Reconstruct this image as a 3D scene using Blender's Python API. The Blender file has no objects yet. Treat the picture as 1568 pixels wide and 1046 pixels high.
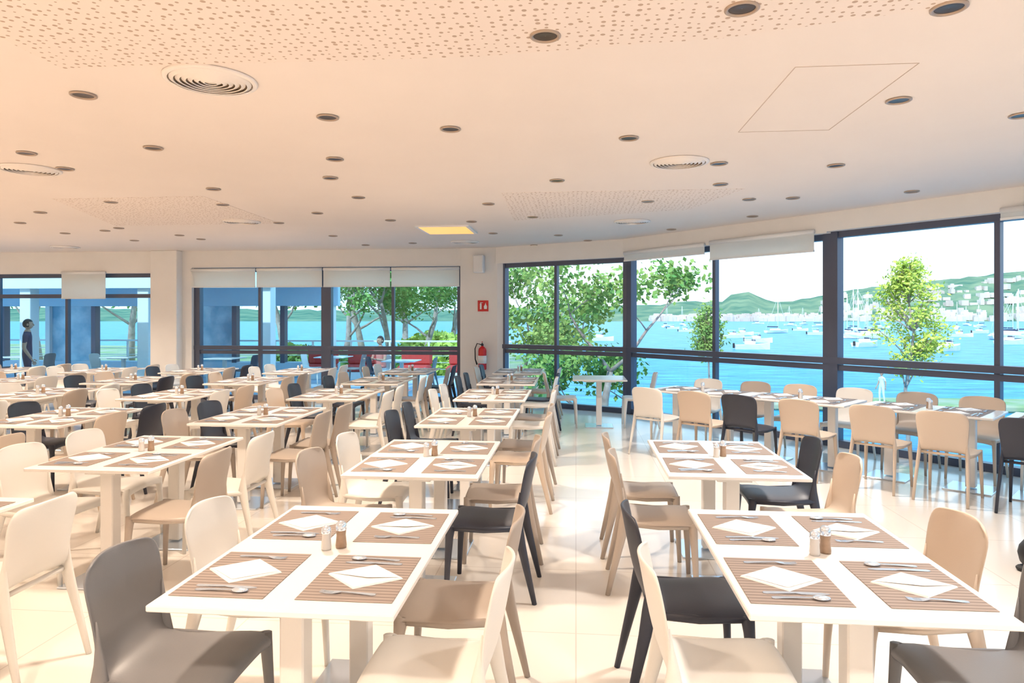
import bpy, math, random, itertools
from mathutils import Vector, Matrix
random.seed(7)
scene = bpy.context.scene
scene.view_settings.view_transform = 'Standard'
scene.view_settings.look = 'None'
scene.view_settings.exposure = 0.15

# ------------------------------------------------------------ materials
def mat(name, col, rough=0.5, metal=0.0, spec=0.5, noise=None, bump=0.0, nscale=20, trans=0.0):
    m = bpy.data.materials.new(name); m.use_nodes = True
    nt = m.node_tree; b = nt.nodes['Principled BSDF']
    b.inputs['Base Color'].default_value = (*col, 1)
    b.inputs['Roughness'].default_value = rough
    b.inputs['Metallic'].default_value = metal
    b.inputs['Specular IOR Level'].default_value = spec
    if noise or bump:
        tc = nt.nodes.new('ShaderNodeTexCoord'); n = nt.nodes.new('ShaderNodeTexNoise')
        n.inputs['Scale'].default_value = nscale; n.inputs['Detail'].default_value = 4
        nt.links.new(tc.outputs['Object'], n.inputs['Vector'])
        if noise:
            r = nt.nodes.new('ShaderNodeValToRGB')
            r.color_ramp.elements[0].position = 0.35; r.color_ramp.elements[1].position = 0.65
            r.color_ramp.elements[0].color = (*col, 1); r.color_ramp.elements[1].color = (*noise, 1)
            nt.links.new(n.outputs['Fac'], r.inputs['Fac']); nt.links.new(r.outputs['Color'], b.inputs['Base Color'])
        if bump:
            bp = nt.nodes.new('ShaderNodeBump'); bp.inputs['Strength'].default_value = bump
            bp.inputs['Distance'].default_value = 0.01
            nt.links.new(n.outputs['Fac'], bp.inputs['Height']); nt.links.new(bp.outputs['Normal'], b.inputs['Normal'])
    return m

def glass_mat(name, tint):
    m = bpy.data.materials.new(name); m.use_nodes = True
    nt = m.node_tree; nt.nodes.clear()
    o = nt.nodes.new('ShaderNodeOutputMaterial'); mx = nt.nodes.new('ShaderNodeMixShader')
    t = nt.nodes.new('ShaderNodeBsdfTransparent'); g = nt.nodes.new('ShaderNodeBsdfGlossy')
    f = nt.nodes.new('ShaderNodeFresnel'); f.inputs['IOR'].default_value = 1.45
    t.inputs['Color'].default_value = (*tint, 1); g.inputs['Roughness'].default_value = 0.0
    nt.links.new(f.outputs[0], mx.inputs[0]); nt.links.new(t.outputs[0], mx.inputs[1]); nt.links.new(g.outputs[0], mx.inputs[2])
    nt.links.new(mx.outputs[0], o.inputs[0])
    return m

def blind_mat():
    m = bpy.data.materials.new('roller_blind_fabric'); m.use_nodes = True
    nt = m.node_tree; nt.nodes.clear()
    o = nt.nodes.new('ShaderNodeOutputMaterial'); mx = nt.nodes.new('ShaderNodeMixShader'); mx.inputs[0].default_value = .5
    d = nt.nodes.new('ShaderNodeBsdfDiffuse'); d.inputs[0].default_value = (.97, .94, .88, 1)
    t = nt.nodes.new('ShaderNodeBsdfTranslucent'); t.inputs[0].default_value = (1, .97, .90, 1)
    nt.links.new(d.outputs[0], mx.inputs[1]); nt.links.new(t.outputs[0], mx.inputs[2]); nt.links.new(mx.outputs[0], o.inputs[0])
    return m

def floor_mat():
    m = mat('floor_tile', (0.80, 0.71, 0.62), 0.13)
    nt = m.node_tree; b = nt.nodes['Principled BSDF']
    tc = nt.nodes.new('ShaderNodeTexCoord'); br = nt.nodes.new('ShaderNodeTexBrick')
    br.offset = 0.0; br.inputs['Scale'].default_value = 1.0
    br.inputs['Brick Width'].default_value = 0.9; br.inputs['Row Height'].default_value = 0.9
    br.inputs['Mortar Size'].default_value = 0.004; br.inputs['Mortar Smooth'].default_value = 0.3
    br.inputs['Color1'].default_value = (0.83, 0.78, 0.715, 1); br.inputs['Color2'].default_value = (0.81, 0.76, 0.695, 1)
    br.inputs['Mortar'].default_value = (0.66, 0.59, 0.53, 1)
    nt.links.new(tc.outputs['Object'], br.inputs['Vector']); nt.links.new(br.outputs['Color'], b.inputs['Base Color'])
    return m

def perf_mat():
    base = (0.86, 0.75, 0.67)
    m = mat('perforated_plasterboard', base, 0.8)
    nt = m.node_tree; b = nt.nodes['Principled BSDF']
    tc = nt.nodes.new('ShaderNodeTexCoord'); v = nt.nodes.new('ShaderNodeTexVoronoi')
    v.voronoi_dimensions = '2D'; v.inputs['Scale'].default_value = 20; v.inputs['Randomness'].default_value = 0.55
    nt.links.new(tc.outputs['Object'], v.inputs['Vector'])
    sp = nt.nodes.new('ShaderNodeSeparateColor'); nt.links.new(v.outputs['Color'], sp.inputs[0])
    ma = nt.nodes.new('ShaderNodeMath'); ma.operation = 'MULTIPLY_ADD'; ma.inputs[1].default_value = 0.14; ma.inputs[2].default_value = 0.10
    nt.links.new(sp.outputs[0], ma.inputs[0])
    lt = nt.nodes.new('ShaderNodeMath'); lt.operation = 'LESS_THAN'
    nt.links.new(v.outputs['Distance'], lt.inputs[0]); nt.links.new(ma.outputs[0], lt.inputs[1])
    mx = nt.nodes.new('ShaderNodeMix'); mx.data_type = 'RGBA'
    mx.inputs[6].default_value = (*base, 1); mx.inputs[7].default_value = (0.52, 0.38, 0.29, 1)
    nt.links.new(lt.outputs[0], mx.inputs[0]); nt.links.new(mx.outputs[2], b.inputs['Base Color'])
    return m

def stripe_mat():
    m = mat('woven_placemat', (0.4, 0.3, 0.25), 0.7)
    nt = m.node_tree; b = nt.nodes['Principled BSDF']
    tc = nt.nodes.new('ShaderNodeTexCoord'); w = nt.nodes.new('ShaderNodeTexWave')
    w.bands_direction = 'Y'; w.inputs['Scale'].default_value = 13.0; w.inputs['Distortion'].default_value = 0
    w2 = nt.nodes.new('ShaderNodeTexWave'); w2.bands_direction = 'Y'; w2.inputs['Scale'].default_value = 47
    nt.links.new(tc.outputs['Object'], w.inputs['Vector']); nt.links.new(tc.outputs['Object'], w2.inputs['Vector'])
    ad = nt.nodes.new('ShaderNodeMath'); ad.operation = 'MULTIPLY_ADD'; ad.inputs[1].default_value = 0.4
    nt.links.new(w2.outputs['Fac'], ad.inputs[0])
    mu = nt.nodes.new('ShaderNodeMath'); mu.operation = 'MULTIPLY'; mu.inputs[1].default_value = 0.6
    nt.links.new(w.outputs['Fac'], mu.inputs[0]); nt.links.new(mu.outputs[0], ad.inputs[2])
    r = nt.nodes.new('ShaderNodeValToRGB')
    r.color_ramp.elements[0].position = 0.2; r.color_ramp.elements[1].position = 0.95
    r.color_ramp.elements[0].color = (0.20, 0.155, 0.135, 1); r.color_ramp.elements[1].color = (0.40, 0.33, 0.285, 1)
    nt.links.new(ad.outputs[0], r.inputs[0]); nt.links.new(r.outputs[0], b.inputs['Base Color'])
    return m

M = {}
M['wall'] = mat('wall_paint', (0.88, 0.85, 0.81), 0.7, noise=(0.86, 0.83, 0.79), nscale=3)
M['ceil'] = mat('ceiling_plaster', (0.865, 0.765, 0.69), 0.8, noise=(0.85, 0.75, 0.675), nscale=1.5)
M['perf'] = perf_mat()
M['floor'] = floor_mat()
M['frame'] = mat('anthracite_aluminium', (0.085, 0.10, 0.15), 0.35, 0.2)
M['glassL'] = glass_mat('tinted_glass', (0.60, 0.88, 1.0))
M['glassU'] = glass_mat('clear_glass', (0.93, 0.98, 1.0))
M['glassD'] = glass_mat('balustrade_glass', (0.70, 0.92, 1.0))
M['tabletop'] = mat('white_laminate', (0.89, 0.87, 0.84), 0.2, noise=(0.88, 0.86, 0.83), nscale=8)
M['post'] = mat('white_painted_steel', (0.85, 0.82, 0.78), 0.35)
M['steel'] = mat('brushed_steel', (0.74, 0.84, 0.96), 0.2, 0.75)
M['placemat'] = stripe_mat()
M['napkin'] = mat('paper_napkin', (0.94, 0.93, 0.91), 0.9, bump=0.2, nscale=60)
M['beige'] = mat('beige_polypropylene', (0.66, 0.54, 0.43), 0.42, bump=0.05, nscale=200)
M['taupe'] = mat('taupe_polypropylene', (0.46, 0.39, 0.33), 0.42, bump=0.05, nscale=200)
M['white'] = mat('white_polypropylene', (0.80, 0.77, 0.72), 0.4, bump=0.05, nscale=200)
M['grey'] = mat('grey_polypropylene', (0.20, 0.195, 0.20), 0.42, bump=0.05, nscale=200)
M['dark'] = mat('dark_polypropylene', (0.035, 0.04, 0.06), 0.42, bump=0.05, nscale=200)
M['blind'] = blind_mat()
M['bronze'] = mat('dark_bronze', (0.10, 0.065, 0.04), 0.3, 0.7)
M['trim'] = mat('light_trim', (0.45, 0.34, 0.26), 0.35, 0.3)
M['ring'] = mat('diffuser_ring', (0.88, 0.80, 0.73), 0.4)
M['slot'] = mat('diffuser_slot', (0.36, 0.27, 0.2), 0.8)
M['line'] = mat('hatch_gap', (0.6, 0.48, 0.39), 0.8)
M['red'] = mat('red_enamel', (0.65, 0.01, 0.015), 0.25)
M['black'] = mat('black_rubber', (0.015, 0.015, 0.017), 0.5)
M['wh'] = mat('white_plastic', (0.88, 0.87, 0.85), 0.4)
M['amber'] = mat('pepper_mill_wood', (0.38, 0.26, 0.18), 0.35, noise=(0.3, 0.2, 0.13), nscale=30)
M['salt'] = mat('shaker_glass_salt', (0.62, 0.60, 0.58), 0.1)
M['bark'] = mat('pine_bark', (0.34, 0.25, 0.22), 0.9, noise=(0.48, 0.38, 0.34), bump=0.5, nscale=6)
M['leafA'] = mat('pine_needles', (0.09, 0.26, 0.05), 0.8, noise=(0.30, 0.42, 0.10), nscale=1.5)
M['leafB'] = mat('young_leaves', (0.40, 0.54, 0.05), 0.8, noise=(0.60, 0.66, 0.14), nscale=1.5)
M['deck'] = mat('terrace_stone', (0.46, 0.56, 0.66), 0.6, noise=(0.40, 0.50, 0.60), nscale=2)
M['bluew'] = mat('pavilion_cladding', (0.62, 0.78, 0.88), 0.5, noise=(0.54, 0.70, 0.82), nscale=0.8)
M['fglass'] = mat('facade_glass', (0.18, 0.45, 0.62), 0.06, noise=(0.60, 0.80, 0.90), nscale=1.6)
M['land'] = mat('coastal_ground', (0.45, 0.42, 0.30), 0.9, noise=(0.25, 0.35, 0.12), nscale=0.6)
M['hill'] = mat('wooded_hill', (0.09, 0.20, 0.14), 1.0, noise=(0.24, 0.32, 0.20), nscale=0.03, spec=0.0)  # distance haze is mixed into the greens
M['town'] = mat('whitewashed_render', (0.70, 0.65, 0.62), 0.9, noise=(0.54, 0.46, 0.42), nscale=0.02)
M['hull'] = mat('boat_gelcoat', (0.8, 0.83, 0.88), 0.3)
M['skin'] = mat('skin', (0.55, 0.32, 0.22), 0.5)
M['navy'] = mat('navy_cotton', (0.02, 0.035, 0.09), 0.9)
M['shirt'] = mat('white_cotton', (0.75, 0.75, 0.78), 0.9)
M['pink'] = mat('pink_cotton', (0.7, 0.25, 0.22), 0.9)
M['cush'] = mat('red_cushion_fabric', (0.6, 0.06, 0.05), 0.9)
M['hair'] = mat('dark_hair', (0.03, 0.018, 0.012), 0.6)
def sea_mat():
    m = mat('sea_water', (0.01, 0.33, 0.62), 0.35, spec=0.15)
    nt = m.node_tree; b = nt.nodes['Principled BSDF']
    tc = nt.nodes.new('ShaderNodeTexCoord'); mp = nt.nodes.new('ShaderNodeMapping'); mp.inputs['Scale'].default_value = (0.25, 0.9, 1)
    n = nt.nodes.new('ShaderNodeTexNoise'); n.inputs['Scale'].default_value = 0.8; n.inputs['Detail'].default_value = 8; n.inputs['Roughness'].default_value = 0.7
    nt.links.new(tc.outputs['Object'], mp.inputs[0]); nt.links.new(mp.outputs[0], n.inputs[0])
    r = nt.nodes.new('ShaderNodeValToRGB'); r.color_ramp.elements[0].position = 0.36; r.color_ramp.elements[1].position = 0.66
    r.color_ramp.elements[0].color = (0.0, 0.16, 0.36, 1); r.color_ramp.elements[1].color = (0.10, 0.48, 0.66, 1)  # paler mottling puts the water's shimmer into its base colour
    nt.links.new(n.outputs[0], r.inputs[0]); nt.links.new(r.outputs[0], b.inputs['Base Color'])
    bp = nt.nodes.new('ShaderNodeBump'); bp.inputs['Strength'].default_value = 0.6; bp.inputs['Distance'].default_value = 0.3
    nt.links.new(n.outputs[0], bp.inputs['Height']); nt.links.new(bp.outputs[0], b.inputs['Normal'])
    return m
M['sea'] = sea_mat()

# ------------------------------------------------------------ mesh builder
class MB:
    def __init__(s): s.v = []; s.f = []; s.m = []; s.sm = []; s.mats = []
    def mi(s, k):
        if k not in s.mats: s.mats.append(k)
        return s.mats.index(k)
    def raw(s, vs, fs, k, X=None, smooth=False):
        o = len(s.v); i = s.mi(k)
        for p in vs:
            p = Vector(p); s.v.append(tuple(X @ p if X else p))
        for f in fs:
            s.f.append([a + o for a in f]); s.m.append(i); s.sm.append(smooth)
    def box(s, c, d, k, X=None, bev=0.0):
        x, y, z = d[0] / 2, d[1] / 2, d[2] / 2
        if bev:
            b = min(bev, x * .9, y * .9, z * .9)
            vs = []; idx = {}
            for sx, sy, sz in itertools.product((-1, 1), repeat=3):
                for ax in range(3):
                    p = [sx * (x - b), sy * (y - b), sz * (z - b)]
                    p[ax] = (sx * x, sy * y, sz * z)[ax]
                    idx[(sx, sy, sz, ax)] = len(vs); vs.append((c[0] + p[0], c[1] + p[1], c[2] + p[2]))
            fs = []
            for ax in range(3):
                o1, o2 = [a for a in range(3) if a != ax]
                for sg in (-1, 1):
                    q = []
                    for a, b_ in ((-1, -1), (1, -1), (1, 1), (-1, 1)):
                        t = [0, 0, 0]; t[ax] = sg; t[o1] = a; t[o2] = b_; q.append(idx[(t[0], t[1], t[2], ax)])
                    flip = (sg < 0) ^ (ax == 1)
                    fs.append(q[::-1] if flip else q)
            for ax in range(3):
                o1, o2 = [a for a in range(3) if a != ax]
                for a in (-1, 1):
                    for b_ in (-1, 1):
                        t0 = [0, 0, 0]; t1 = [0, 0, 0]
                        t0[ax] = -1; t1[ax] = 1; t0[o1] = t1[o1] = a; t0[o2] = t1[o2] = b_
                        fs.append([idx[(*t0, o1)], idx[(*t1, o1)], idx[(*t1, o2)], idx[(*t0, o2)]])
            for t in itertools.product((-1, 1), repeat=3):
                fs.append([idx[(*t, 0)], idx[(*t, 1)], idx[(*t, 2)]])
            s.raw(vs, fs, k, X); return
        vs = [(c[0] + a * x, c[1] + b * y, c[2] + e * z) for a in (-1, 1) for b in (-1, 1) for e in (-1, 1)]
        fs = [(0, 1, 3, 2), (4, 6, 7, 5), (0, 4, 5, 1), (2, 3, 7, 6), (0, 2, 6, 4), (1, 5, 7, 3)]
        s.raw(vs, fs, k, X)
    def prism(s, poly, z0, z1, k):
        n = len(poly); vs = [(p[0], p[1], z0) for p in poly] + [(p[0], p[1], z1) for p in poly]
        fs = [list(range(n))[::-1], list(range(n, 2 * n))] + [(i, (i + 1) % n, n + (i + 1) % n, n + i) for i in range(n)]
        s.raw(vs, fs, k)
    def lathe(s, prof, k, n=20, X=None, smooth=True):
        vs = []; fs = []
        for r, z in prof:
            for i in range(n):
                a = 2 * math.pi * i / n; vs.append((r * math.cos(a), r * math.sin(a), z))
        for j in range(len(prof) - 1):
            for i in range(n):
                fs.append((j * n + i, j * n + (i + 1) % n, (j + 1) * n + (i + 1) % n, (j + 1) * n + i))
        s.raw(vs, fs, k, X, smooth)
    def tube(s, pts, rad, k, n=8, X=None, flat=None, smooth=True):
        pts = [Vector(p) for p in pts]; vs = []; fs = []
        for j, p in enumerate(pts):
            t = (pts[min(j + 1, len(pts) - 1)] - pts[max(j - 1, 0)]).normalized()
            ref = Vector((1, 0, 0)) if abs(t.x) < 0.9 else Vector((0, 1, 0))
            a = (ref - t * ref.dot(t)).normalized(); b = t.cross(a)
            r = rad[j] if isinstance(rad[j], (tuple, list)) else (rad[j], rad[j])
            for i in range(n):
                th = 2 * math.pi * (i + .5) / n
                vs.append(p + a * math.cos(th) * r[0] + b * math.sin(th) * r[1])
        for j in range(len(pts) - 1):
            for i in range(n):
                fs.append((j * n + i, j * n + (i + 1) % n, (j + 1) * n + (i + 1) % n, (j + 1) * n + i))
        fs.append(list(range(n))[::-1]); fs.append([(len(pts) - 1) * n + i for i in range(n)])
        s.raw(vs, fs, k, X, smooth)
    def sphere(s, c, r, k, X=None, nu=16, nv=10, keep=None):
        vs = []; fs = []
        for j in range(nv + 1):
            ph = math.pi * j / nv
            for i in range(nu):
                th = 2 * math.pi * i / nu
                vs.append((c[0] + r[0] * math.sin(ph) * math.cos(th), c[1] + r[1] * math.sin(ph) * math.sin(th), c[2] + r[2] * math.cos(ph)))
        for j in range(nv):
            for i in range(nu):
                q = (j * nu + i, (j + 1) * nu + i, (j + 1) * nu + (i + 1) % nu, j * nu + (i + 1) % nu)
                if keep and not keep(sum((Vector(vs[a]) for a in q), Vector()) / 4): continue
                fs.append(q)
        s.raw(vs, fs, k, X, True)
    def addmesh(s, o, X):
        off = len(s.v)
        for p in o.v: s.v.append(tuple(X @ Vector(p)))
        for f, m_, sm in zip(o.f, o.m, o.sm):
            s.f.append([a + off for a in f]); s.m.append(s.mi(o.mats[m_])); s.sm.append(sm)
    def mesh(s, name):
        me = bpy.data.meshes.new(name); me.from_pydata(s.v, [], s.f)
        for k in s.mats: me.materials.append(M[k])
        me.polygons.foreach_set('material_index', s.m); me.polygons.foreach_set('use_smooth', s.sm)
        me.update(); return me
    def obj(s, name, loc=(0, 0, 0), rz=0, parent=None):
        return inst(s.mesh(name), name, loc, rz, parent)

def inst(me, name, loc=(0, 0, 0), rz=0, parent=None, sc=1.0):
    o = bpy.data.objects.new(name, me); bpy.context.collection.objects.link(o)
    o.location = loc; o.rotation_euler = (0, 0, rz); o.scale = (sc, sc, sc)
    if parent: o.parent = parent
    return o

def evaluated(ob):
    dg = bpy.context.evaluated_depsgraph_get(); dg.update()
    me = bpy.data.meshes.new_from_object(ob.evaluated_get(dg))
    vs = [tuple(v.co) for v in me.vertices]; fs = [tuple(p.vertices) for p in me.polygons]
    od = ob.data; bpy.data.objects.remove(ob); bpy.data.meshes.remove(od); bpy.data.meshes.remove(me)
    return vs, fs

def T(x, y, z=0, rz=0): return Matrix.Translation((x, y, z)) @ Matrix.Rotation(rz, 4, 'Z')

# ------------------------------------------------------------ camera
F = 1045.0; CX, HY = 784.0, 486.0; CAMH = 1.66; A = math.radians(5.35)
cam = bpy.data.cameras.new('camera'); co = bpy.data.objects.new('camera', cam); bpy.context.collection.objects.link(co)
cam.sensor_width = 36; cam.lens = 24; cam.shift_y = -(523 - HY) / 1568
co.location = (0, 0, CAMH); co.rotation_euler = (math.pi / 2, 0, A)
cam.clip_end = 6000; cam.clip_start = 0.05
scene.camera = co
def W(u, d):   # image pixel column + assumed depth -> world x, y
    lat = (u - CX) / F * d
    return (lat * math.cos(A) - d * math.sin(A), lat * math.sin(A) + d * math.cos(A))

# ------------------------------------------------------------ room shell
CH = 3.0
P0 = (-1.43, 13.12); P1 = (.91, 11.94); P2 = (3.3, 9.2); P3 = (5.7, 6.3); P4 = (7.6, 3.2); P5 = (8.6, -.5); P6 = (8.8, -4.5)
OUTX = [(-14.2, -4.7), (9.1, -4.7), (8.9, -.4), (7.85, 3.35), (5.9, 6.5), (3.5, 9.4), (1.05, 12.15), (-1.35, 13.4), (-2.2, 13.5), (-14.2, 13.5)]
b = MB(); b.prism(OUTX, -.2, 0, 'floor'); b.obj('floor')
b = MB(); b.prism(OUTX, CH, CH + .3, 'ceil'); b.obj('ceiling')
BASE = [(-14.6, -5), (10, -5), (9.8, -.2), (8.6, 3.8), (6.5, 7.1), (4.0, 10.1), (1.4, 13.0), (-1.2, 14.0), (-14.6, 14.0)]
b = MB(); b.prism(BASE, -3.5, -.2, 'deck'); b.obj('terrace_foundation')
b = MB(); b.box((-14.1, 4.4, 1.5), (.2, 17.8, 3), 'wall'); b.obj('wall_left')
b = MB(); b.box((-2.6, -4.6, 1.5), (22.8, .2, 3), 'wall'); b.obj('wall_back')

def seg(p, q):
    p = Vector((*p, 0)); q = Vector((*q, 0)); d = q - p
    return Matrix.Translation(p) @ Matrix.Rotation(math.atan2(d.y, d.x), 4, 'Z'), d.length

wn = [0]
def window(p, q, mids, ztop, rail=1.06, gu='glassU', gd='glassD', transom=None, endw=.12, ext=.06):
    wn[0] += 1
    X, L = seg(p, q); b = MB()
    b.box((L / 2, 0, ztop - .04), (L, .1, .08), 'frame', X)
    b.box((L / 2, 0, .045), (L, .12, .09), 'frame', X)
    if rail:
        b.box((L / 2, 0, rail - .045), (L, .1, .07), 'frame', X); b.box((L / 2, -.02, rail + .045), (L, .12, .08), 'frame', X)
    if transom: b.box((L / 2, 0, transom), (L, .08, .08), 'frame', X)
    b.box((endw / 2, 0, ztop / 2), (endw, .14, ztop), 'frame', X); b.box((L - .04, 0, ztop / 2), (.08, .14, ztop), 'frame', X)
    for f in mids: b.box((L * f, 0, ztop / 2), (.055, .09, ztop - .05), 'frame', X)
    zr = rail or .09
    b.raw([(0, 0, zr), (L, 0, zr), (L, 0, ztop), (0, 0, ztop)], [(0, 1, 2, 3)], gu, X)
    if rail: b.raw([(0, 0.01, .05), (L, 0.01, .05), (L, 0.01, zr), (0, 0.01, zr)], [(0, 1, 2, 3)], gd, X)
    b.obj('window_%d' % wn[0])
    b = MB(); b.box((L / 2, -.02, (ztop + CH) / 2), (L + ext, .3, CH - ztop), 'wall', X); b.obj('wall_header_%d' % wn[0])

HR = 2.74; HL = 2.66
window(P0, P1, [.46], HR - .05); window(P1, P2, [.5], HR); window(P2, P3, [.5], HR + .02); window(P3, P4, [.5], HR); window(P4, P5, [.5], HR); window(P5, P6, [.5], HR)
window((-7.74, 13.3), (-4.99, 13.3), [.5], HL, 1.0, 'glassL', 'glassL', ext=0); window((-4.99, 13.3), (-2.24, 13.3), [.5], HL, 1.0, 'glassL', 'glassL', ext=0)
window((-14, 13.3), (-8.5, 13.3), [.18, .35, .63], 2.56, None, 'glassL', transom=2.1, ext=0)
b = MB(); b.box((-8.22, 13.2, 1.5), (.56, .5, 3), 'wall', bev=.01); b.box((-7.84, 13.3, 1.5), (.2, .3, 3), 'wall'); b.obj('wall_column')
b = MB(); b.prism([(-2.24, 13.12), (-1.5, 13.0), (-1.36, 13.03), (-1.36, 13.35), (-2.24, 13.45)], 0, 3, 'wall'); b.obj('wall_corner')
def blind(p, q, f0, f1, z0, z1, off=-.2):
    X, L = seg(p, q); b = MB(); c = (f0 + f1) / 2 * L; w = (f1 - f0) * L - .03
    b.box((c, off, (z0 + z1) / 2), (w, .006, z1 - z0), 'blind', X)
    b.tube([(c - w / 2, off, z1 - .03), (c + w / 2, off, z1 - .03)], [.03, .03], 'wh', 12, X)
    b.box((c, off, z0), (w, .025, .025), 'wh', X)
    b.obj('roller_blind')
for k in range(4): blind((-7.74, 13.3), (-2.24, 13.3), k / 4, (k + 1) / 4, 2.27, 2.64)
blind((-14, 13.3), (-8.5, 13.3), .63, .81, 2.05, 2.6)
blind(P1, P2, .02, .49, 2.62, 2.78); blind(P1, P2, .51, .97, 2.52, 2.80); blind(P2, P3, .52, .98, 2.68, 2.8)

# ceiling details
b = MB(); b.prism([(-2.7, .6), (1.75, .6), (1.6, 3.1), (.7, 3.35), (-.5, 3.47), (-2.75, 3.43)], CH - .003, CH, 'perf'); b.obj('ceiling_perforated_panel')
b = MB(); b.prism([(-.8, 7.3), (1.75, 7.3), (1.4, 8.65), (-.85, 9.4)], CH - .003, CH, 'perf'); b.obj('ceiling_perforated_panel')
b = MB(); b.prism([(-5.9, 7.2), (-4.1, 7.2), (-4.2, 9.4), (-6.7, 9.4)], CH - .003, CH, 'perf'); b.obj('ceiling_perforated_panel')
b = MB()
x0, x1, y0, y1 = 1.17, 1.8, 3.78, 5.07
for c, d in ((((x0 + x1) / 2, y0), (x1 - x0, .004)), (((x0 + x1) / 2, y1), (x1 - x0, .004)), ((x0, (y0 + y1) / 2), (.004, y1 - y0)), ((x1, (y0 + y1) / 2), (.004, y1 - y0))):
    b.box((*c, CH - .001), (*d, .003), 'line')
b.obj('ceiling_access_hatch')
em = bpy.data.materials.new('warm_light_diffuser'); em.use_nodes = True
em.node_tree.nodes['Principled BSDF'].inputs['Base Color'].default_value = (.8, .5, .2, 1)
em.node_tree.nodes['Principled BSDF'].inputs['Emission Color'].default_value = (1, .50, .12, 1)
em.node_tree.nodes['Principled BSDF'].inputs['Emission Strength'].default_value = .85
M['em'] = em
b = MB(); b.box((-1.95, 10.25, CH - .01), (.8, .9, .02), 'wh'); b.box((-1.95, 10.25, CH - .022), (.7, .8, .006), 'em'); b.obj('ceiling_light_panel')

b = MB()
b.lathe([(.074, 0), (.074, -.006), (.068, -.010), (.060, -.008), (.057, -.002)], 'trim', 24)
b.lathe([(.058, -.002), (.04, -.0035), (.03, -.003), (.001, -.002)], 'bronze', 24)
DL = b.mesh('downlight')
b = MB(); b.lathe([(.25, 0), (.25, -.008), (.24, -.014), (.222, -.014)], 'ring', 40)
b.lathe([(.224, -.003), (.001, -.003)], 'slot', 40)
r = .215
while r > .05:
    b.lathe([(r, -.004), (r, -.010), (r - .022, -.022), (r - .024, -.018)], 'ring', 40, smooth=False); r -= .032
b.lathe([(.035, -.012), (.001, -.014)], 'ring', 20)
DF = b.mesh('air_diffuser')
dl = [(835,54),(1136,12),(1453,11),(128,145),(502,179),(690,197),(963,211),(1376,153),(1564,176),(235,226),(41,234),(513,243),(100,258),(506,272),(853,276),(1101,250),(1280,253),(1396,293),(327,289),(341,313),(170,309),(549,302),(486,326),(598,337),(748,312),(816,332),(722,339),(992,308),(1103,282),(1147,305),(1214,303),(1028,351),(1152,331),(427,341),(182,349),(161,353),(62,325),(31,341),(100,357),(275,360),(308,366),(206,368),(510,361),(560,375),(632,372),(855,360),(818,375),(900,368),(69,387),(755,357)]
for u, v in dl:
    x, y = W(u, F * (CH - CAMH) / (HY - v))
    if y < 12.9: inst(DL, 'recessed_downlight', (x, y, CH - .003))
for u, v in [(323,122),(1040,248),(46,259),(370,339),(968,339),(712,370),(100,378)]:
    x, y = W(u, F * (CH - CAMH) / (HY - v)); inst(DF, 'air_diffuser', (x, y, CH - .003))

# ------------------------------------------------------------ chair
def chair_builder(k):
    prof = [(.236, .405, .205), (.240, .435, .215), (.222, .452, .222), (.16, .455, .226), (.06, .448, .224), (-.05, .444, .216), (-.13, .450, .206), (-.18, .470, .198), (-.207, .51, .195),
            (-.225, .57, .199), (-.243, .65, .208), (-.258, .73, .214), (-.268, .785, .210), (-.275, .815, .188), (-.278, .826, .15)]
    vs = []; fs = []; Mx = 8
    for i, (y, z, hw) in enumerate(prof):
        tb = max(0, min(1, (z - .47) / .12)) if y < -.1 else 0
        for j in range(Mx + 1):
            s = -1 + 2 * j / Mx; e = s * s
            vs.append((s * hw, y + tb * .045 * e, z - (1 - tb) * .022 * (e ** 2) - (.0 if tb < .9 else .012 * e * (z > .78))))
    for i in range(len(prof) - 1):
        for j in range(Mx):
            a = i * (Mx + 1) + j; fs.append((a, a + 1, a + Mx + 2, a + Mx + 1))
    me = bpy.data.meshes.new('t'); me.from_pydata(vs, [], fs)
    ob = bpy.data.objects.new('t', me); bpy.context.collection.objects.link(ob)
    s = ob.modifiers.new('s', 'SOLIDIFY'); s.thickness = .013; s.offset = 0
    s = ob.modifiers.new('u', 'SUBSURF'); s.levels = 1; s.render_levels = 1
    vs, fs = evaluated(ob)
    b = MB(); b.raw(vs, fs, k, None, True)
    for sx in (-1, 1):
        b.tube([(sx * .198, .215, .44), (sx * .202, .222, .37), (sx * .208, .232, .2), (sx * .213, .24, 0)], [(.022, .03), (.018, .024), (.015, .018), (.012, .014)], k, 10)
        b.tube([(sx * .190, -.192, .64), (sx * .188, -.186, .57), (sx * .188, -.180, .50), (sx * .190, -.178, .44), (sx * .196, -.20, .34), (sx * .206, -.24, .17), (sx * .212, -.28, 0)],
               [(.002, .003), (.007, .010), (.011, .022), (.015, .034), (.015, .027), (.013, .02), (.012, .014)], k, 10)
        b.tube([(sx * .200, .21, .425), (sx * .205, .02, .418), (sx * .194, -.18, .43)], [(.012, .018)] * 3, k, 8)
    b.tube([(-.19, -.17, .43), (.19, -.17, .43)], [(.012, .012)] * 2, k, 8)
    return b
CHM = {k: chair_builder(k).mesh('dining_chair_' + k) for k in ('beige', 'taupe', 'white', 'grey', 'dark')}
def chair(k, x, y, face, j=.02):
    inst(CHM[k], 'dining_chair', (x + random.uniform(-j, j), y + random.uniform(-j, j), 0), face - math.pi / 2 + random.uniform(-.05, .05))

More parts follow.
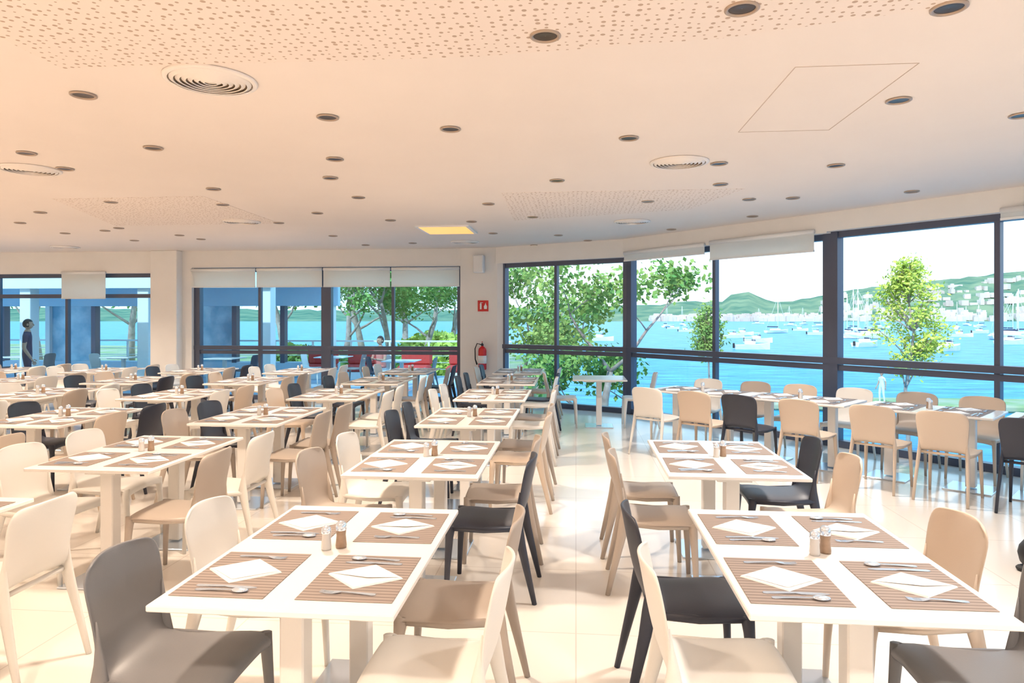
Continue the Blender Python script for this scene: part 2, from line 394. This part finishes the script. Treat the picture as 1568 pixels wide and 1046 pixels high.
# ------------------------------------------------------------ table
def table_builder(lx=.81, ly=1.17):
    b = MB(); b.box((0, 0, .729), (lx, ly, .022), 'tabletop', bev=.004)
    b.box((0, 0, .708), (lx * .6, ly * .8, .02), 'post')
    for sy in ([-.36, .36] if ly > 1 else [0]):
        b.box((0, sy, .36), (.085, .085, .68), 'post', bev=.006)
        b.box((0, sy, .0061), (.42, .40, .012), 'steel', bev=.004)
        b.box((0, sy, .69), (.2, .2, .02), 'post')
    return b
TM = table_builder().mesh('dining_table'); TS = table_builder(.8, .8).mesh('dining_table_square'); TL = table_builder(.7, 1.2).mesh('dining_table_window')

PM = MB(); PM.box((0, 0, .0012), (.325, .42, .0024), 'placemat', bev=.001)
NP = MB()
NP.raw([(-.14, 0, .002), (0, -.112, .002), (.14, 0, .002), (0, .112, .002), (-.135, 0, .007), (0, -.107, .006), (.135, 0, .007), (0, .107, .008)],
       [(3, 2, 1, 0), (4, 5, 6, 7), (0, 1, 5, 4), (1, 2, 6, 5), (2, 3, 7, 6), (3, 0, 4, 7)], 'napkin')
NP.raw([(-.125, .0, .0085), (0, -.092, .008), (.125, .0, .0085), (-.02, .03, .0125)], [(0, 1, 3), (1, 2, 3), (2, 0, 3)], 'napkin')
def strip(prof, k='steel', th=.0018):
    b = MB(); n = len(prof); vs = []
    for x, w, z in prof: vs += [(x, -w, z), (x, w, z), (x, w, z + th), (x, -w, z + th)]
    fs = [(0, 1, 2, 3), (4 * n - 1, 4 * n - 2, 4 * n - 3, 4 * n - 4)]
    for i in range(n - 1):
        for j in range(4): fs.append((4 * i + j, 4 * i + 4 + j, 4 * i + 4 + (j + 1) % 4, 4 * i + (j + 1) % 4))
    b.raw(vs, fs, k); return b
FK = strip([(-.095, .006, .001), (-.085, .009, .001), (-.03, .005, .004), (.02, .003, .006), (.035, .009, .004), (.05, .012, .002)])
for j in range(4): FK.addmesh(strip([(.05, .002, .002), (.075, .0016, .002), (.095, .0008, .005)]), T(0, -.0095 + j * .0063))
KN = strip([(-.11, .006, .001), (-.1, .009, .001), (-.02, .007, .003), (-.005, .005, .003), (.01, .009, .002), (.08, .009, .001), (.105, .002, .001)])
SP = strip([(-.095, .006, .001), (-.085, .009, .001), (-.03, .005, .004), (.04, .003, .006)])
SP.sphere((.062, 0, .0065), (.03, .019, .006), 'steel', nu=12, nv=6)
PEP = MB(); PEP.lathe([(.001, 0), (.021, 0), (.022, .01), (.018, .05), (.020, .07)], 'amber', 16); PEP.lathe([(.020, .07), (.022, .075), (.02, .095), (.012, .104), (.001, .106)], 'steel', 16)
SAL = MB(); SAL.lathe([(.001, 0), (.019, 0), (.02, .01), (.017, .05), (.018, .065)], 'salt', 16); SAL.lathe([(.018, .065), (.020, .068), (.018, .085), (.01, .092), (.001, .094)], 'steel', 16)
SRC = dict(placemat=PM, napkin=NP, fork=FK, knife=KN, spoon=SP, pepper_mill=PEP, salt_shaker=SAL)
MESH = {n: b.mesh(n) for n, b in SRC.items()}
ZT = .7405
def settings(cx, cy, rz, detail, gx=.215, gy=.29):
    items = []
    for sx in (-1, 1):
        for sy in (-1, 1):
            base = T(sx * gx, sy * gy, 0, 0 if sx < 0 else math.pi)
            def R(a): return random.uniform(-a, a)
            items.append(('placemat', base @ T(R(.004), R(.006), 0, R(.015))))
            items.append(('napkin', base @ T(R(.01), .01 + R(.01), .001, R(.12))))
            items.append(('fork', base @ T(.0 + R(.01), .152 + R(.01), .002, R(.08))))
            items.append(('knife', base @ T(.0 + R(.01), -.128 + R(.004), .002, R(.03))))
            items.append(('spoon', base @ T(-.0 + R(.01), -.168 + R(.004), .002, R(.03))))
    items.append(('pepper_mill', T(.03, .01))); items.append(('salt_shaker', T(-.02, -.02)))
    X = T(cx, cy, ZT, rz)
    if detail:
        for n, m_ in items:
            o = inst(MESH[n], n); o.matrix_world = X @ m_
    else:
        b = MB()
        for n, m_ in items: b.addmesh(SRC[n], m_)
        b.obj('table_place_settings', (cx, cy, ZT), rz)
def rk():
    return random.choices(['beige', 'taupe', 'white', 'grey', 'dark'], [22, 22, 32, 8, 16])[0]
def dining(cx, cy, cols=None, detail=False):
    inst(TM, 'dining_table', (cx, cy, 0)); settings(cx, cy, 0, detail)
    cols = cols or [rk() for _ in range(4)]
    for k, (dx, dy) in zip(cols, ((-.46, -.3), (-.46, .3), (.46, -.3), (.46, .3))):
        if k: chair(k, cx + dx, cy + dy, 0 if dx < 0 else math.pi)
dining(-.965, 2.645, ['grey', 'white', 'white', 'taupe'], True)
dining(-.965, 4.46, ['taupe', 'white', 'dark', 'taupe'], True)
dining(-.965, 6.28, ['dark', 'dark', 'beige', 'taupe'], True)
dining(-.965, 8.1, ['white', 'white', 'white', 'taupe'])
dining(-.965, 9.92, ['dark', 'dark', 'white', 'dark']); dining(-.965, 11.7, ['beige', 'dark', 'beige', None])
dining(.94, 2.76, ['white', 'dark', 'grey', 'beige'], True)
dining(.94, 4.62, ['taupe', 'taupe', 'beige', 'dark'], True)
dining(-3.15, 2.65, ['beige', 'beige', 'white', 'white'], True)
dining(-2.95, 4.45, ['white', 'white', 'taupe', 'white'], True)
dining(-2.95, 6.2, ['taupe', 'dark', 'taupe', 'taupe'], True)
dining(-2.85, 8.0, ['beige', 'dark', 'white', 'white']); dining(-2.85, 9.8); dining(-2.85, 11.6)
for x, ys in ((-4.75, (4.2, 5.95, 7.8, 9.6, 11.4)), (-6.5, (6.0, 7.75, 9.5, 11.3)), (-8.2, (7.7, 9.4, 11.2)), (-9.9, (9.4, 11.2)), (-11.6, (9.4, 11.2))):
    for y in ys: dining(x, y)
inst(TS, 'dining_table', (.35, 10.5, 0)); chair('white', -.25, 10.5, 0); chair('white', .95, 10.55, math.pi)
ang = math.atan2(-.64, .77); nx, ny = .64, .77
fr = [(.96, 8.48, 'white'), (1.48, 8.12, 'beige'), (1.92, 7.80, 'dark'), (2.43, 7.42, 'beige'), (2.95, 7.0, 'beige'), (3.42, 6.6, 'beige'), (3.9, 6.2, 'dark')]
for i, (x, y, k) in enumerate(fr):
    chair(k, x, y, math.pi / 2 + ang); q = 1.1 if i < 6 else 1.02
    chair(['white', 'taupe', 'beige'][i % 3], x + q * nx, y + q * ny, ang - math.pi / 2)
for x, y in ((1.22, 8.3), (2.18, 7.6), (3.18, 6.8), (4.15, 6.0)):
    tx, ty = x + .55 * nx, y + .55 * ny
    inst(TL, 'dining_table', (tx, ty, 0), ang + math.pi / 2); settings(tx, ty, ang + math.pi / 2, False, .175, .29)

# ------------------------------------------------------------ wall fittings
b = MB()
prof = [(.001, 0), (.07, 0), (.078, .015), (.078, .36), (.07, .4), (.045, .43), (.025, .44), (.022, .46)]
b.lathe(prof, 'red', 24); b.lathe([(.0785, .12), (.079, .12), (.079, .27), (.0785, .27)], 'wh', 24)
b.lathe([(.024, .455), (.024, .49), (.012, .5), (.001, .5)], 'black', 12)
b.box((0, -.05, .51), (.02, .14, .015), 'black', bev=.003); b.box((0, -.05, .535), (.02, .12, .012), 'red', bev=.003)
b.tube([(-.02, 0, .48), (-.1, 0, .5), (-.14, 0, .40), (-.135, 0, .2), (-.10, -.02, .1)], [.012, .011, .011, .012, .018], 'black', 8)
b.box((0, .09, .3), (.05, .03, .1), 'black')
b.obj('fire_extinguisher', (-1.78, 12.93, .66), .1)
b = MB(); b.box((0, 0, 0), (.21, .008, .21), 'red')
b.box((-.045, -.006, -.01), (.035, .004, .11), 'wh', bev=.001); b.box((-.045, -.006, .058), (.018, .004, .02), 'wh'); b.box((-.022, -.006, .062), (.04, .004, .01), 'wh')
b.raw([(.02, -.006, -.06), (.075, -.006, -.06), (.08, -.006, -.01), (.06, -.006, .03), (.05, -.006, .065), (.035, -.006, .02), (.015, -.006, -.01)], [(0, 1, 2, 3, 4, 5, 6)], 'wh')
b.obj('fire_extinguisher_sign', (-1.78, 13.035, 1.88), -.1)
b = MB(); b.box((0, 0, 0), (.2, .16, .34), 'wh', bev=.015); b.box((0, -.082, 0), (.17, .006, .30), 'wall', bev=.003); b.obj('wall_speaker', (-1.85, 12.97, 2.68), -.1)
b = MB()
b.sphere((0, 0, .12), (.16, .11, .12), 'black', nu=14, nv=8, keep=lambda c: c.z > .004); b.box((0, 0, .02), (.26, .17, .04), 'black', bev=.015)
b.tube([(-.1, 0, .18), (-.07, 0, .27), (.07, 0, .27), (.1, 0, .18)], [.008] * 4, 'black', 8); b.box((0, -.1, .1), (.14, .03, .09), 'black', bev=.01)
b.obj('black_shoulder_bag', (3.02, 4.75, 0), .4)

# ------------------------------------------------------------ people
def person_builder(pose, top, bottom):
    seated = pose == 'sit'; dz = -.43 if seated else 0
    J = {'pel': ((0, 0, .95 + dz), (.14, .105)), 'sp': ((0, 0, 1.13 + dz), (.125, .095)), 'ch': ((0, 0, 1.31 + dz), (.155, .11)), 'nk': ((0, .0, 1.46 + dz), (.06, .06)), 'hd': ((0, .012, 1.54 + dz), (.05, .055))}
    E = [('pel', 'sp'), ('sp', 'ch'), ('ch', 'nk'), ('nk', 'hd')]
    for s, n in ((-1, 'l'), (1, 'r')):
        J['sh' + n] = ((s * .175, 0, 1.39 + dz), (.055, .055))
        if seated:
            J['el' + n] = ((s * .23, .08, 1.13 + dz), (.04, .04)); J['wr' + n] = ((s * .16, .30, 1.17 + dz), (.028, .024))
            J['kn' + n] = ((s * .10, .42, .52), (.06, .06)); J['an' + n] = ((s * .10, .42, .09), (.038, .04)); J['to' + n] = ((s * .11, .56, .035), (.035, .03))
        else:
            J['el' + n] = ((s * .235, -.03, 1.12), (.042, .042)); J['wr' + n] = ((s * .24, .05 + .06 * s, .88), (.028, .024))
            J['kn' + n] = ((s * .105, .03 * s + .02, .5), (.058, .06)); J['an' + n] = ((s * .11, .05 * s - .03, .09), (.038, .042)); J['to' + n] = ((s * .12, .05 * s + .12, .035), (.036, .03))
        J['hp' + n] = ((s * .09, .0, .90 + dz), (.085, .085))
        E += [('ch', 'sh' + n), ('sh' + n, 'el' + n), ('el' + n, 'wr' + n), ('pel', 'hp' + n), ('hp' + n, 'kn' + n), ('kn' + n, 'an' + n), ('an' + n, 'to' + n)]
    ks = list(J); me = bpy.data.meshes.new('t'); me.from_pydata([J[k][0] for k in ks], [(ks.index(a), ks.index(c)) for a, c in E], [])
    ob = bpy.data.objects.new('t', me); bpy.context.collection.objects.link(ob)
    ob.modifiers.new('k', 'SKIN'); sv = me.skin_vertices[0].data
    for i, k in enumerate(ks): sv[i].radius = J[k][1]; sv[i].use_root = (k == 'pel')
    m_ = ob.modifiers.new('s', 'SUBSURF'); m_.levels = 2; m_.render_levels = 2
    vs, fs = evaluated(ob); b = MB()
    groups = {}
    for f in fs:
        c = sum((Vector(vs[i]) for i in f), Vector()) / len(f)
        zz = c.z - dz
        arm = abs(c.x) > .185 and zz < 1.24 if not seated else (zz > 1.0 and zz < 1.25 and (c.y > .12 or abs(c.x) > .19))
        if zz > 1.47: k = 'skin'
        elif arm: k = 'skin'
        elif zz > .94 and c.y < .25: k = top
        elif c.z < .075: k = 'black'
        else: k = bottom
        groups.setdefault(k, []).append(f)
    for k, fl in groups.items():
        used = sorted({i for f in fl for i in f}); mp = {a: n for n, a in enumerate(used)}
        b.raw([vs[i] for i in used], [[mp[i] for i in f] for f in fl], k, None, True)
    hz = 1.625 + dz
    b.sphere((0, .02, hz), (.074, .092, .108), 'skin', nu=20, nv=14)
    b.sphere((0, .01, hz + .012), (.082, .1, .112), 'hair', nu=20, nv=14, keep=lambda c: (c.y < .03 and c.z > hz - .05) or c.z > hz + .06)
    b.tube([(0, .105, hz + .015), (0, .122, hz - .018), (0, .108, hz - .026)], [.007, .013, .009], 'skin', 8)
    for s in (-1, 1):
        b.sphere((s * .077, .015, hz - .005), (.012, .02, .03), 'skin', nu=8, nv=6)
        b.sphere((s * .028, .102, hz + .01), (.011, .008, .007), 'hair', nu=8, nv=6)
    b.box((0, .104, hz - .052), (.042, .01, .007), 'pink', bev=.002)
    for n, s in (('l', -1), ('r', 1)):
        w = Vector(J['wr' + n][0]); e = Vector(J['el' + n][0]); d = (w - e).normalized(); side = Vector((0, 1, 0)) if not seated else Vector((1, 0, 0)); side = (side - d * side.dot(d)).normalized()
        nrm = d.cross(side)
        b.tube([w, w + d * .04, w + d * .085], [(.025, .02), (.036, .016), (.036, .014)], 'skin', 8)
        for i, (L, o_) in enumerate(((.065, -.028), (.078, -.009), (.072, .010), (.055, .028))):
            p = w + d * .075 + side * o_; cur = nrm * (s * .012)
            b.tube([p, p + d * L * .5 + cur * .4, p + d * L + cur * 1.6], [.009, .008, .006], 'skin', 6)
        p = w + d * .03 + side * .03; b.tube([p, p + side * .025 + d * .03, p + side * .03 + d * .06], [.011, .010, .007], 'skin', 6)
    return b
b = person_builder('stand', 'navy', 'navy'); x, y = W(42, 14.9); b.obj('man_standing', (x, y, -.12), -1.0)
b = person_builder('sit', 'pink', 'shirt'); x, y = W(583, 17.2); b.obj('woman_seated', (x, y, -.12), 2.6)
inst(CHM['white'], 'terrace_chair', (x, y + .02, -.12), 2.6)
b = person_builder('stand', 'shirt', 'shirt'); x, y = W(1350, 38); b.obj('person_on_shore', (x, y, -3.1), 2.0)
b = MB(); b.box((x + 2, y + 1.0, -3.3), (16, 3.5, .4), 'land', bev=.1); b.obj('stone_jetty')

# ------------------------------------------------------------ outdoors
b = MB(); b.box((0, 0, 0), (6000, 6000, .1), 'sea'); b.obj('sea', (0, 2000, -3.55))
b = MB(); b.prism([(-60, 14.05), (-1.5, 14.05), (-1.8, 20.5), (-60, 20.5)], -3.49, -.12, 'deck'); b.obj('terrace_deck')
b = MB(); b.prism([(-80, 20.6), (-1.5, 20.6), (-1, 30), (-4, 42), (-80, 60)], -3.49, -.5, 'land'); b.obj('garden_ground')
b = MB(); b.prism([(-1.2, 14.3), (2.5, 13), (4.5, 18), (3.5, 30), (-.9, 36)], -3.49, -3.1, 'land'); b.obj('shore_ground')
b = MB()
for i in range(24):
    x = -2 - i * 1.2; b.box((x, 20.2, .4), (.05, .05, 1.04), 'post')
b.box((-15.8, 20.2, .94), (27.8, .06, .05), 'post')
for z in (.1, .3, .5, .7): b.tube([(-29.6, 20.2, z), (-2, 20.2, z)], [.01, .01], 'post', 6)
b.obj('terrace_railing')
# pavilion wing of the hotel
b = MB()
b.box((-16.2, 17.5, 2.75), (18.4, 4.6, .3), 'bluew'); b.box((-16.2, 15.25, 2.5), (18.4, .15, .3), 'wh')
for x in (-7.2, -10.2, -13.2, -16.2, -19.5, -23):
    b.box((x, 15.4, 1.2), (.28, .28, 2.6), 'wh', bev=.01)
b.box((-16.2, 19.7, .1), (18.4, .2, .44), 'bluew'); b.box((-16.2, 19.7, 2.3), (18.4, .2, .6), 'bluew')
for i in range(13):
    x = -7.2 - i * 1.5
    b.box((x, 19.7, 1.15), (.14, .22, 1.7), 'wh' if i % 3 == 0 else 'frame')
    if i < 12 and i % 3 == 2: b.box((x - .75, 19.72, 1.15), (1.36, .03, 1.7), 'fglass')
b.obj('terrace_pavilion')
for i, (x, y) in enumerate(((-4.2, 16.2), (-6.4, 17.6), (-9.0, 16.8), (-11.9, 17.0), (-14.8, 17.0), (-18, 17))):
    inst(TS, 'terrace_table', (x, y, -.12))
    for dx in (-.6, .6):
        inst(CHM[random.choice(['white', 'grey', 'dark'])], 'terrace_chair', (x + dx, y, -.12), (-math.pi / 2 if dx < 0 else math.pi / 2))
for x in (-7.4, -6.2, -4.6, -3.2):
    b = MB(); b.box((0, .3, .52), (.9, .18, .5), 'cush', bev=.06); b.box((0, 0, .2), (.9, .6, .18), 'cush', bev=.06); b.box((0, .1, -.01), (.86, .7, .22), 'wh', bev=.01)
    b.obj('terrace_bench', (x, 19.2, 0))
# trees
def leaves(b, tips, R, crown, nl, leaf, smin=.03, smax=.075, flat=.6):
    vs = []; fs = []
    for t in tips:
        for k in range(nl):
            c = t + Vector((R.gauss(0, crown), R.gauss(0, crown), R.gauss(0, crown * flat)))
            a = Vector((R.uniform(-1, 1), R.uniform(-1, 1), R.uniform(-1, 1))).normalized(); e = a.orthogonal().normalized(); s = R.uniform(smin, smax)
            n = len(vs); vs += [c - a * s * 1.6, c + e * s, c + a * s * 1.6, c - e * s]; fs.append((n, n + 1, n + 2, n + 3))
    b.raw(vs, fs, leaf)
def tree_builder(seed, h, crown, leaf, nl=70, lean=(0, 0), fork=.45):
    R = random.Random(seed); b = MB(); tips = []
    def branch(p, d, L, r, lv):
        pts = [p]; rad = [r]; q = Vector(p); dd = Vector(d)
        for i in range(4):
            dd = (dd + Vector((R.uniform(-.25, .25), R.uniform(-.25, .25), R.uniform(-.05, .18)))).normalized()
            q = q + dd * L / 4; pts.append(q.copy()); rad.append(r * (1 - .13 * (i + 1)))
        b.tube(pts, rad, 'bark', 7)
        if lv >= 3: tips.extend(pts[2:]); return
        for i in range(3 if lv else 4):
            a = R.uniform(0, 6.28); up = R.uniform(.15, .7)
            nd = (dd * .5 + Vector((math.cos(a), math.sin(a), up))).normalized()
            s = pts[-1] if i < 2 else pts[R.choice([2, 3])]
            branch(s, nd, L * R.uniform(.5, .65), rad[-1] * .72, lv + 1)
        if lv >= 2: tips.append(pts[-1])
    branch(Vector((0, 0, 0)), Vector((lean[0], lean[1], 1)).normalized(), h * fork, h * .024, 0)
    leaves(b, tips, R, crown, nl, leaf); return b
def upright_tree(seed, h, wid, z0, leaf, nl, nb=50, sg=.18):
    R = random.Random(seed); b = MB(); tips = []
    tr = [Vector((R.uniform(-.03, .03) * i, R.uniform(-.03, .03) * i, h * .95 * i / 7)) for i in range(8)]
    b.tube(tr, [h * .012 * (1 - .11 * i) for i in range(8)], 'bark', 7)
    for k in range(nb):
        t = R.uniform(0, 1); z = z0 + (h - z0) * t; r = wid * (math.sin(math.pi * (.12 + .86 * t) ** .8) * .9 + .12) * R.uniform(.55, 1.25)
        a = R.uniform(0, 6.28); i = min(6, int(z * .93 / (h * .95) * 7)); s = tr[i]
        e = Vector((math.cos(a) * r, math.sin(a) * r, z)); b.tube([s, (s + e) / 2 + Vector((0, 0, .05)), e], [.025, .018, .01], 'bark', 5)
        tips += [e, (s * .35 + e * .65)]
    leaves(b, tips, R, sg, nl, leaf, .025, .055, .8); return b
TR = [tree_builder(3, 7.0, .3, 'leafA', 26, (.25, 0)).mesh('pine_tree_a'), tree_builder(11, 7.4, .3, 'leafA', 26, (-.2, .1)).mesh('pine_tree_b'), upright_tree(5, 6.85, .95, 3.7, 'leafB', 46, 52, .17).mesh('young_tree'), upright_tree(8, 5.4, .4, 4.0, 'leafA', 26).mesh('small_tree')]
def tree(k, u, d, z, name, rz=0, sc=1): x, y = W(u, d); inst(TR[k], name, (x, y, z), rz, None, sc)
tree(0, 800, 21, -3.1, 'pine_tree', 0); tree(1, 925, 20, -3.1, 'pine_tree', 2)
tree(3, 1085, 24, -3.45, 'young_tree', 1)
tree(2, 1390, 22, -3.45, 'young_tree', 0, 1.0)
for i, (u, d, s) in enumerate(((525, 25.5, .9), (560, 30, 1), (600, 27, .9), (645, 26, .85), (690, 31, 1), (440, 30, 1.1), (340, 32, 1.1), (200, 32, 1.1), (60, 34, 1.1), (620, 36, 1.1))):
    tree(i % 2, u, d, -.5, 'pine_tree', i * 1.3, s)
def bush(u, d, z, r, seed):
    R = random.Random(seed); b = MB(); vs = []; fs = []
    for k in range(1800):
        a = Vector((R.gauss(0, 1), R.gauss(0, 1), R.gauss(0, 1))).normalized(); c = Vector((a.x * r, a.y * r, abs(a.z) * r * .8)) * R.uniform(.8, 1.05)
        t = Vector((R.uniform(-1, 1), R.uniform(-1, 1), R.uniform(-1, 1))).normalized(); e = t.orthogonal().normalized(); s = R.uniform(.05, .12)
        n = len(vs); vs += [c - t * s * 1.5, c + e * s, c + t * s * 1.5, c - e * s]; fs.append((n, n + 1, n + 2, n + 3))
    b.raw(vs, fs, 'leafB' if seed % 2 else 'leafA'); x, y = W(u, d); b.obj('garden_bush', (x, y, z))
for i, (u, d, r) in enumerate(((520, 23, 1.2), (575, 23.5, 1.1), (640, 24, 1.3), (695, 23, 1.7), (450, 25, 1.4), (665, 28, 1.9))): bush(u, d, -.5, r, i)
bush(870, 17, -3.1, .9, 8)
def interp(t, pts):
    for (a, x), (c, y) in zip(pts, pts[1:]):
        if t <= c: return x + (y - x) * (t - a) / (c - a)
    return pts[-1][1]
RID = [(-900, 470), (200, 472), (600, 476), (900, 470), (1010, 466), (1050, 462), (1105, 462), (1120, 452), (1140, 447), (1160, 452), (1180, 463), (1215, 460), (1270, 450), (1330, 440), (1400, 434), (1450, 428), (1520, 420), (1600, 410), (1900, 400), (2600, 420)]
R = random.Random(4); vs = []; fs = []; NU = 260
for i in range(NU + 1):
    u = -900 + 3500 * i / NU; vv = interp(u, RID) + R.uniform(-1.5, 1.5)
    for j, (dd, hf) in enumerate(((860, 0), (900, .18), (960, .45), (1040, .75), (1120, 1), (1250, .6), (1400, 0))):
        x, y = W(u, dd); z = -3.6 + ((HY - vv) * 1120 / F + 5.2) * hf * (1 + (R.uniform(-.08, .08) if 0 < hf < 1 else 0)); vs.append((x, y, z))
for i in range(NU):
    for j in range(6): a = i * 7 + j; fs.append((a, a + 7, a + 8, a + 1))
b = MB(); b.raw(vs, fs, 'hill', None, True); b.obj('distant_hills')
b = MB()
for i in range(900):
    u = R.uniform(1000, 1900) if i % 3 else R.uniform(1000, 1290); dd = R.choice([862, 868, 880, 900, 930, 960, 1000, 1040])
    if u < 1260: dd = R.choice([862, 864, 866, 868, 874])
    hf = interp(dd, ((860, 0), (900, .18), (960, .45), (1040, .75), (1120, 1))); z = -3.6 + ((HY - interp(u, RID)) * 1120 / F + 5.2) * hf
    x, y = W(u, dd); w, dp, h = R.uniform(4, 12), R.uniform(6, 10), R.uniform(3.5, 8)
    X = T(x, y, z, R.uniform(-.3, .3)); b.box((0, 0, h / 2 - 1), (w, dp, h), 'town', X)
    if R.random() < .4: b.box((w * .2, 0, h), (w * .5, dp * .8, 3), 'town', X)
b.obj('distant_town')
def sailboat():
    b = MB(); vs = []; fs = []
    sec = [(-4, 1.0, .9), (-2, 1.4, .85), (1, 1.45, .9), (3, .9, 1.05), (4.8, .05, 1.25)]
    for x, w, z in sec: vs += [(x, -w, z), (x, -w * .7, .1), (x, 0, 0), (x, w * .7, .1), (x, w, z)]
    for i in range(4):
        for j in range(4): a = i * 5 + j; fs.append((a, a + 1, a + 6, a + 5))
        fs.append((i * 5 + 4, i * 5, i * 5 + 5, i * 5 + 9))
    fs.append((0, 1, 2, 3, 4)); b.raw(vs, fs, 'hull'); b.box((-.3, 0, 1.15), (3.2, 1.6, .55), 'hull', bev=.15)
    b.tube([(.8, 0, .8), (.8, 0, 12)], [.14, .10], 'hull', 6); b.tube([(.8, 0, 2), (-3.4, 0, 2.1)], [.16, .14], 'navy', 6)
    b.tube([(.8, 0, 11.8), (4.7, 0, 1.2)], [.03, .03], 'wh', 4); b.tube([(.8, 0, 11.8), (-4, 0, 1.0)], [.03, .03], 'wh', 4)
    return b.mesh('sailboat')
def motorboat():
    b = MB(); vs = []; fs = []
    sec = [(-2.5, .95, .7), (-1, 1.05, .75), (1, .95, .85), (2.2, .5, 1.0), (2.9, .05, 1.1)]
    for x, w, z in sec: vs += [(x, -w, z), (x, -w * .7, 0), (x, 0, 0), (x, w * .7, 0), (x, w, z)]
    for i in range(4):
        for j in range(4): a = i * 5 + j; fs.append((a, a + 1, a + 6, a + 5))
        fs.append((i * 5 + 4, i * 5, i * 5 + 5, i * 5 + 9))
    fs.append((0, 1, 2, 3, 4)); b.raw(vs, fs, 'hull'); b.box((-.2, 0, 1.1), (1.6, 1.3, .6), 'hull', bev=.12); b.box((.35, 0, 1.45), (.5, 1.2, .35), 'frame', bev=.08)
    b.box((-.4, 0, 1.95), (1.8, 1.4, .08), 'hull')
    for sx in (-1.1, .3):
        for sy in (-.6, .6): b.tube([(sx, sy, 1), (sx, sy, 1.95)], [.03, .03], 'wh', 5)
    b.box((-2.7, 0, .6), (.3, .35, .8), 'black', bev=.05)
    return b.mesh('motorboat')
SB = sailboat(); MBt = motorboat()
for u, d in ((1188, 225), (1045, 420), (1075, 500), (1230, 480), (1160, 520), (1255, 380), (1298, 200), (1304, 170), (1312, 240), (1319, 165), (1326, 200), (1334, 180), (1345, 320), (1500, 360), (1524, 160), (1531, 190), (1538, 170), (1546, 200), (1553, 165), (1561, 180), (1480, 420), (1440, 400), (880, 400), (1020, 350), (1210, 420), (1425, 330), (1465, 300)):
    x, y = W(u, d); inst(SB, 'sailboat', (x, y, -3.5), R.uniform(0, 6.28))
for u, d in ((1150, 110), (1122, 170), (1138, 200), (1325, 120), (1450, 105), (1470, 180), (1340, 200), (1050, 240), (1225, 260), (1250, 200), (1400, 260), (920, 150), (1545, 130), (1160, 140), (1310, 170), (1030, 300), (1500, 220)):
    x, y = W(u, d); inst(MBt, 'motorboat', (x, y, -3.5), R.uniform(-.6, .6))

# ------------------------------------------------------------ lighting
w = bpy.data.worlds.new('world'); scene.world = w; w.use_nodes = True
nt = w.node_tree; bg = nt.nodes['Background']
tc = nt.nodes.new('ShaderNodeTexCoord'); sx = nt.nodes.new('ShaderNodeSeparateXYZ'); cr = nt.nodes.new('ShaderNodeValToRGB')
nt.links.new(tc.outputs['Generated'], sx.inputs[0]); nt.links.new(sx.outputs[2], cr.inputs[0])
cr.color_ramp.elements[0].color = (.80, .92, 1, 1); cr.color_ramp.elements[1].color = (.36, .68, 1, 1); cr.color_ramp.elements[1].position = .6
nt.links.new(cr.outputs[0], bg.inputs[0]); bg.inputs[1].default_value = 1.9
sun = bpy.data.lights.new('sun', 'SUN'); sun.energy = 3.4; sun.angle = .01; sun.color = (1, .95, .88)
so = bpy.data.objects.new('sun', sun); bpy.context.collection.objects.link(so)
so.rotation_euler = Vector((.35, .75, -.75)).to_track_quat('-Z', 'Y').to_euler()
for ix in range(6):  # added fill spots on a plain grid; the downlights in view are unlit
    for iy in range(5):
        x = -12.2 + ix * 3.5; y = -2.9 + iy * 3.4
        if x > 4.5 and y > 3 or x > 2.5 and y > 7 or x > 1 and y > 7.5 or x > -2 and y > 10.5: continue
        l = bpy.data.lights.new('ceiling_fill_spot', 'SPOT'); l.energy = 325; l.color = (1, .81, .64) if x < -1 else (1, .90, .81)
        l.spot_size = math.radians(130); l.spot_blend = .7; l.shadow_soft_size = .12
        o = bpy.data.objects.new('ceiling_fill_spot', l); bpy.context.collection.objects.link(o); o.location = (x, y, CH - .03)
        if y < 2: inst(DL, 'recessed_downlight', (x, y, CH - .003), sc=1.3)
